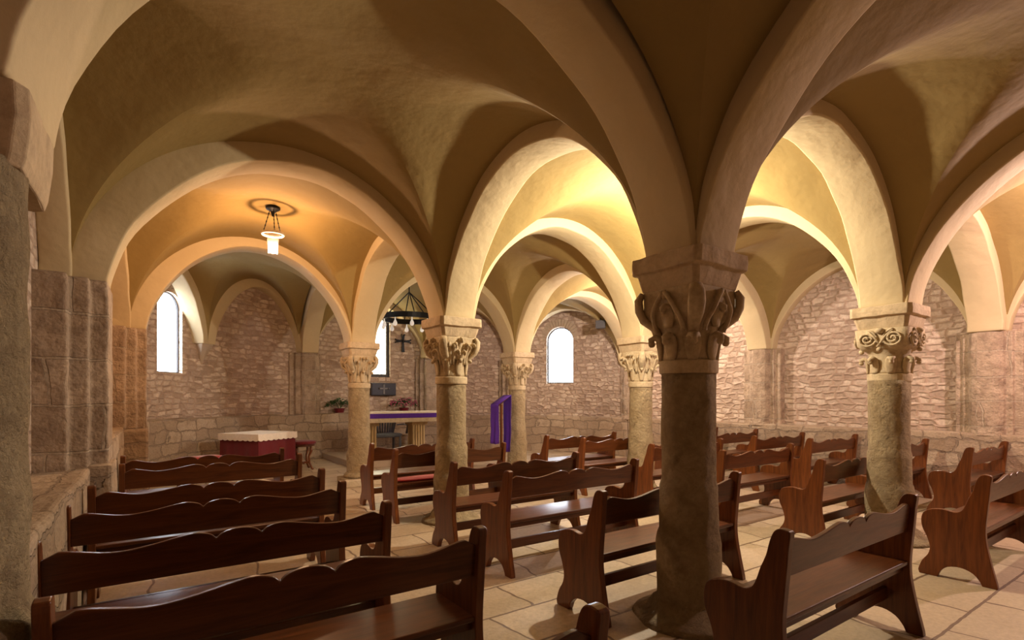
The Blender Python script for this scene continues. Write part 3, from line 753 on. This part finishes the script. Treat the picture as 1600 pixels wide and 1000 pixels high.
# ------------------------------------------------------------------ pendant lamps
def lamp(x, y, power, col, label):
    top = ZA+1.60
    root = empty('pendant_lamp', (x, y, 0), label, 'lamp')
    zc = 3.99
    mb = MB(); mb.lathe([(.012, zc-.12), (.03, zc-.06), (.085, zc-.03), (.09, zc-.015), (.05, zc+.02), (.03, top-.02+.02)], n=24); mb.build('canopy', M['iron'], root, smooth=False)
    mb = MB(); zr = 3.64; mb.sweep([(.13*math.cos(2*PI*i/24), .13*math.sin(2*PI*i/24), zr) for i in range(25)], (.012, .02), None, 8)
    mb.build('ring', M['lace'], root, smooth=True)
    for k in range(3):
        a = 2*PI*k/3+.5; mb = MB(); p0 = Vector((.04*math.cos(a), .04*math.sin(a), zc-.04)); p1 = Vector((.13*math.cos(a), .13*math.sin(a), zr))
        for q in range(12):
            u0, u1 = q/12, (q+1.25)/12; A_, B_ = p0.lerp(p1, u0), p0.lerp(p1, min(1, u1)); mb.sweep([A_, (A_+B_)/2, B_], [(.004, .004), (.009, .005), (.004, .004)], Vector((1, 0, 0)) if q % 2 else Vector((0, 1, 0)), 6)
        mb.build('chain', M['iron'], root)
    mb = MB(); mb.lathe([(.085, zr), (.072, zr-.05), (.062, zr-.16), (.055, zr-.26)], n=24, cap=False); mb.build('glass_shade', M['lampglass'], root, smooth=True)
    mb = MB(); zb = zr-.18; mb.ball((0, 0, zb), .038, 14, (1, 1, 1.3)); b = mb.build('bulb', glow('bulb_glow', col, 60), root, smooth=True); b.visible_shadow = True
    ld = bpy.data.lights.new('bulb_light', 'POINT'); ld.energy = power; ld.color = col; ld.shadow_soft_size = .045
    lo = bpy.data.objects.new('bulb_light', ld); COL.objects.link(lo); lo.parent = root; lo.location = (0, 0, zb-.10)
for (x, y, p, c), lab in zip(LAMPS, ('lit glass pendant lamp on chains under the left vault', 'pendant lamp in the bay behind the foreground column', 'pendant lamp over the right benches beyond the photo edge', 'pendant lamp in the far right bay')):
    lamp(x, y, p, c, lab)

# ------------------------------------------------------------------ chandelier over the altar
ch = empty('ring_chandelier', (5.32, 8.82, -.09), 'black iron ring chandelier with hanging bulbs above the altar', 'chandelier')
mb = MB(); n = 40
mb.loft([[((r)*math.cos(2*PI*i/n), r*math.sin(2*PI*i/n), z) for i in range(n)] for r, z in ((.60, 3.36), (.62, 3.36), (.62, 3.48), (.60, 3.48))], cap=False)
mb.loft([[((r)*math.cos(2*PI*i/n), r*math.sin(2*PI*i/n), z) for i in range(n)] for r, z in ((.60, 3.48), (.60, 3.36))], cap=False)
mb.build('ring', M['iron'], ch)
for k in range(6):
    a = 2*PI*k/6+.3; mb = MB(); mb.sweep([(.6*math.cos(a), .6*math.sin(a), 3.46), (.3*math.cos(a), .3*math.sin(a), 3.74), (0, 0, 4.02)], (.012, .012), None, 6); mb.build('rod', M['iron'], ch)
mb = MB(); mb.sweep([(0, 0, 4.0), (0, 0, 4.20)], (.014, .014), (1, 0, 0), 8); mb.build('stem', M['iron'], ch)
for k in range(10):
    a = 2*PI*k/10; mb = MB(); c, s = .60*math.cos(a), .60*math.sin(a); zz = 3.36
    mb.lathe([(.012, zz), (.014, zz-.03), (.014, zz-.05), (.022, zz-.07), (.044, zz-.12), (.047, zz-.15), (.036, zz-.18), (.008, zz-.195)], (c, s), 14); mb.build('bulb', M['bulb'], ch, smooth=True)

# ------------------------------------------------------------------ altar
pl = MB(); pl.box(3.9, 7.1, 8.35, 10.9, 0, .14); trim(pl.build('t', M['ledge'], bevel=.01), 'low stone step under the altar')
al = empty('altar_table', (5.42, 9.05, .14), 'stone altar slab with white cloth and purple band on carved pedestals', 'altar')
mb = MB(); mb.box(-1.25, 1.25, -.42, .42, .80, .90); mb.build('slab', M['slab'], al, bevel=.01)
mb = MB(); mb.box(-1.27, 1.27, -.44, .44, 1.0, 1.035); o = mb.build('altar_cloth', M['lace'], al, bevel=.01)
mb = MB(); mb.box(-1.26, 1.26, -.432, .432, .90, 1.0); o = mb.build('purple_band', M['purple'], al); o['label'] = 'purple cloth band'
for sx in (-1.0, .18):
    mb = MB(); mb.box(sx-.17, sx+.17, -.17, .17, 0, .08); mb.box(sx-.2, sx+.2, -.2, .2, .72, .80)
    for q in range(5):
        for yy_ in (-.13, .13): mb.lathe([(.028, .08), (.032, .1), (.026, .4), (.03, .68), (.034, .72)], (sx-.13+.065*q, yy_), 12)
    mb.box(sx-.14, sx+.14, -.11, .11, .08, .72)
    mb.build('pedestal', M['palewood'], al, bevel=.004)
# fan backed chair behind the altar
ca = empty('wicker_chair', (5.02, 9.85, .14), 'grey slatted armchair with fan back behind the altar', 'chair'); ca.scale = (1.6, 1.2, 1.1)
mb = MB()
for q in range(13):
    a = -.75+1.5*q/12; x = .26*math.sin(a)/.68; mb.sweep([(x*.75, 0, .42), (x*.95, .04, .65), (x*1.05, .07, .85-.12*abs(a)**2)], (.016, .008), (1, 0, 0), 6)
mb.sweep([(x, .06, .86-.12*(x/.3)**2) for x in [-.33+.66*k/12 for k in range(13)]], (.014, .014), None, 6); mb.build('backrest', M['greyw'], ca)
mb = MB(); mb.lathe([(.25, .38), (.27, .40), (.27, .43), (.24, .45)], (0, -.22), 28); mb.build('seat', M['greyw'], ca)
for sx in (-1, 1):
    mb = MB(); mb.sweep([(sx*.28, .02, .62), (sx*.34, -.15, .64), (sx*.33, -.38, .62), (sx*.29, -.42, .45)], (.02, .014), None, 8); mb.build('armrest', M['greyw'], ca)
    for sy in (-.38, -.04):
        mb = MB(); mb.lathe([(.018, 0), (.022, .2), (.02, .39)], (sx*.2, sy), 10); mb.build('leg', M['greyw'], ca)
# bronze plaque with a cross, wall cross
def on_wall(deg, z, dx=.0):
    n = enorm(deg); p = ell(deg)-n*dx; return (p.x, p.y, z), math.atan2(n.y, n.x)-PI/2
loc, rz = on_wall(85.5, 1.72, .0)
pq = empty('tabernacle', (loc[0], loc[1], loc[2]), 'dark bronze tabernacle box with cross below the altar window', 'tabernacle', rz=rz)
mb = MB(); mb.box(-.34, .34, -.14, .02, -.17, .17); mb.build('casing', M['bronze'], pq, bevel=.012)
mb = MB(); mb.box(-.31, -.01, -.155, -.14, -.15, .15); mb.box(.01, .31, -.155, -.14, -.15, .15); mb.build('door', M['bronze'], pq, bevel=.004)
mb = MB(); mb.box(-.02, .02, -.175, -.155, -.13, .13); mb.box(-.12, .12, -.175, -.155, -.0, .04)
mb.ball((-.12, -.165, .02), .03, 8); mb.ball((.12, -.165, .02), .03, 8); mb.build('relief_cross', M['grey_metal'], pq)
loc, rz = on_wall(79.5, 3.02, 0)
o = empty('wall_cross', loc, 'dark metal cross with flared arms on the apse wall right of the altar window', 'cross', rz=rz); o.scale = (.8, .8, .8)
def flare(mb, a, b, w0, w1, y0=-.06, y1=-.035):
    (x0, z0), (x1, z1) = a, b; d = Vector((x1-x0, z1-z0)).normalized(); p = Vector((-d.y, d.x))
    q = [(x0+p.x*w0, z0+p.y*w0), (x0-p.x*w0, z0-p.y*w0), (x1-p.x*w1, z1-p.y*w1), (x1+p.x*w1, z1+p.y*w1)]
    mb.add([(x, y0, z) for x, z in q]+[(x, y1, z) for x, z in q], [(0, 1, 2, 3), (4, 5, 6, 7), (0, 1, 5, 4), (1, 2, 6, 5), (2, 3, 7, 6), (3, 0, 4, 7)])
mb = MB()
for e in ((0, .24), (0, -.34), (-.24, .04), (.24, .04)): flare(mb, (0, .04), e, .022, .055)
mb.ball((0, -.05, .04), .055, 12, (1, .5, 1))
for e in ((-.05, .26), (.05, .26), (-.26, .09), (-.26, -.01), (.26, .09), (.26, -.01)): mb.ball((e[0], -.048, e[1]), .028, 8)
mb.box(-.01, .01, -.04, .01, .03, .05)
mb.build('cross_body', M['iron'], o)
# plants on the ledge
def plant(x, y, z, label, flowers, seed, w=.34):
    rnd = random.Random(seed); r = empty('potted_plant', (x, y, z), label, 'plant')
    mb = MB(); mb.lathe([(.10, 0), (.13, .10), (.14, .12), (.12, .12)], n=20); mb.build('pot', M['burg'], r)
    lf, fw = MB(), MB()
    for k in range(230):
        a = rnd.random()*2*PI; e = rnd.random()**.7; h = .10+.24*(1-e*e*.75)*rnd.uniform(.6, 1.1); R_ = w*e
        c = Vector((R_*math.cos(a), R_*math.sin(a)*.6, h)); d = Vector((math.cos(a+rnd.uniform(-.6, .6)), math.sin(a+rnd.uniform(-.6, .6)), rnd.uniform(-.2, 1))).normalized()
        s_ = d.cross(Vector((0, 0, 1))); s_ = s_.normalized() if s_.length > .1 else Vector((1, 0, 0)); u = s_.cross(d)
        L = rnd.uniform(.05, .09); W = L*.3
        lf.add([c, c+d*L*.5+s_*W+u*.006, c+d*L, c+d*L*.5-s_*W+u*.006, c+d*L*.5-u*.008], [(0, 1, 4), (1, 2, 4), (2, 3, 4), (3, 0, 4), (0, 1, 2, 3)])
        if flowers and rnd.random() < .35:
            for q in range(3): fw.ball(tuple(c+d*L+Vector((rnd.uniform(-.02, .02), rnd.uniform(-.02, .02), .012*q))), .013, 6)
    tag(lf.build('foliage', M['leaf'], r), kind='stuff')
    for k in range(6):
        a = k; mb = MB(); mb.sweep([(0, 0, .08), (.08*math.cos(a), .06*math.sin(a), .2), (.2*math.cos(a), .12*math.sin(a), .28)], (.005, .005), None, 5); mb.build('stem', M['leaf'], r)
    if flowers: tag(fw.build('blossom', M['flower'], r), kind='stuff')
p = ell(98.5, .17); plant(p.x, p.y, 1.105, 'dark green plant on the apse ledge, left of the column beside the altar', False, 3)
p = ell(79.5, .17); plant(p.x, p.y, 1.105, 'flowering plant with pink blossoms on the ledge behind the altar', True, 5, .42)

# ------------------------------------------------------------------ draped table, stool, kneeling cushion
tb = empty('draped_table', (2.15, 8.75, 0), 'square table covered in burgundy cloth under a white scalloped top cloth', 'table', rz=.62)
def skirt(hx, hy, z0, z1, wave, n=160):
    per = []; 
    for k in range(n):
        t = 4*k/n; sgm = int(t); u = (t-sgm)*2-1
        p = [(hx*u, -hy), (hx, hy*u), (-hx*u, hy), (-hx, -hy*u)][sgm]; per.append((p, [(0, -1), (1, 0), (0, 1), (-1, 0)][sgm], k))
    rings = []
    for q in range(6):
        z = z1+(z0-z1)*q/5; am = wave*q/5
        rings.append([(p[0]+d[0]*am*(1+math.sin(k*.55)), p[1]+d[1]*am*(1+math.sin(k*.55)), z) for p, d, k in per])
    return rings
mb = MB(); mb.loft([list(reversed(r)) for r in skirt(.465, .465, .02, .80, .018)]); o = mb.build('table_cover', M['burg'], tb, smooth=False); o['label'] = 'burgundy table cover'
mb = MB(); n = 160; rings = skirt(.49, .49, .71, .82, .004)
sc = [(x, y, z-(0.02*abs(math.sin(k*PI*.2)) if True else 0)) for k, (x, y, z) in enumerate(rings[-1])]; rings[-1] = sc
mb.add([p for r in rings for p in r], [(a*n+i, a*n+(i+1) % n, (a+1)*n+(i+1) % n, (a+1)*n+i) for a in range(5) for i in range(n)]+[tuple(range(n))])
o = mb.build('top_cloth', M['lace'], tb); o['label'] = 'white cloth with scalloped lace edge'; o.modifiers.new('s', 'SOLIDIFY').thickness = .004
st = empty('round_stool', (3.0, 8.95, 0), 'dark carved stool with round seat right of the burgundy draped table', 'stool')
mb = MB(); mb.lathe([(.24, .53), (.27, .55), (.27, .58), (.25, .60), (.05, .615)], n=32); mb.build('seat', M['burg'], st, smooth=False)
mb = MB(); mb.lathe([(.22, .49), (.25, .50), (.25, .53), (.22, .535)], n=32); mb.build('apron', M['woodx'], st)
for k in range(4):
    a = PI/4+PI/2*k; mb = MB(); c, s = math.cos(a), math.sin(a)
    mb.sweep([(.19*c, .19*s, .5), (.21*c, .21*s, .4), (.15*c, .15*s, .28), (.17*c, .17*s, .15), (.22*c, .22*s, .04), (.25*c, .25*s, .025)], [(.022, .022), (.03, .03), (.02, .02), (.024, .024), (.02, .02), (.03, .025)], None, 8); mb.build('leg', M['woodz'], st, smooth=True)
mb = MB(); mb.box(-.15, .15, -.012, .012, .13, .17); mb.box(-.012, .012, -.15, .15, .13, .17); mb.build('stretcher', M['woodz'], st)
kn = empty('kneeler_stool', (1.10, 7.55, 0), 'low stool with red padded top left of the burgundy draped table', 'stool', rz=.3)
o = cushion('cushion', -.33, .33, -.18, .18, .46, .53, M['red']); o.parent = kn
mb = MB(); mb.box(-.32, .32, -.17, .17, .42, .46); mb.build('seat_frame', M['woodx'], kn)
for sx in (-.28, .28):
    for sy in (-.13, .13): mb = MB(); mb.box(sx-.02, sx+.02, sy-.02, sy+.02, 0, .42); mb.build('leg', M['woodz'], kn)
# block beside the column left of the altar
mb = MB(); mb.box(3.02, 3.90, 6.25, 6.42, 0, .11); tag(mb.build('stone_step', M['slab'], bevel=.012), 'low stone block on the floor in front of the column left of the altar', 'stone block')

# ------------------------------------------------------------------ lectern with purple cloth
lc = empty('lectern', (6.27, 6.42, 0), 'wooden stand draped with a purple cloth, left of the slim pale column', 'lectern', rz=-1.40)
mb = MB(); mb.box(-.018, .018, -.018, .018, .03, 1.36); mb.build('post', M['woodz'], lc, bevel=.003)
mb = MB(); mb.box(-.2, .2, -.03, .03, 0, .04); mb.box(-.03, .03, -.2, .2, 0, .04); mb.build('foot', M['woodz'], lc, bevel=.004)
mb = MB(); v = [(-.10, -.15, 1.33), (.10, -.15, 1.33), (.10, .15, 1.52), (-.10, .15, 1.52)]
mb.add(v+[(x, y, z+.015) for x, y, z in v], [(0, 1, 2, 3), (4, 5, 6, 7), (0, 1, 5, 4), (1, 2, 6, 5), (2, 3, 7, 6), (3, 0, 4, 7)]); mb.build('book_rest', M['woodx'], lc)
mb = MB()
def drape(x0, x1, y, z1, z0, sg, nx=26, nz=12):
    vs = []
    for q in range(nz+1):
        for k in range(nx+1):
            u = k/nx; t = q/nz; vs.append((x0+(x1-x0)*u+.01*t*math.sin(q), y+sg*(.012+.028*t*math.sin(u*11)*(.4+.6*t)), z1+(z0-z1)*t-.02*t*math.sin(u*3)))
    mb.add(vs, [(r*(nx+1)+c, r*(nx+1)+c+1, (r+1)*(nx+1)+c+1, (r+1)*(nx+1)+c) for r in range(nz) for c in range(nx)])
drape(-.12, .11, -.17, 1.36, .58, -1); drape(-.12, .11, .17, 1.55, .40, 1)
vs = [(-.12, -.18, 1.36), (.11, -.18, 1.36), (.11, 0, 1.455), (.11, .18, 1.55), (-.12, .18, 1.55), (-.12, 0, 1.455)]
mb.add(vs, [(0, 1, 2, 5), (5, 2, 3, 4)])
o = mb.build('cloth', M['purple'], lc, smooth=True); o['label'] = 'purple draped cloth'; o.modifiers.new('s', 'SOLIDIFY').thickness = .006

# ------------------------------------------------------------------ small loudspeaker high on the right of the apse
p = ell(11); n = enorm(11)
o = empty('loudspeaker', (9.84, 7.2, 3.36), 'small black loudspeaker under the vault right of the right window', 'loudspeaker', rz=-.9)
mb = MB(); mb.box(-.12, .12, -.08, .08, -.1, .1); mb.build('cabinet', M['frame'], o, bevel=.01)
mb = MB(); mb.sweep([(0, 0, .09), (0, .0, .28)], (.012, .012), (1, 0, 0), 8); mb.build('bracket', M['frame'], o)
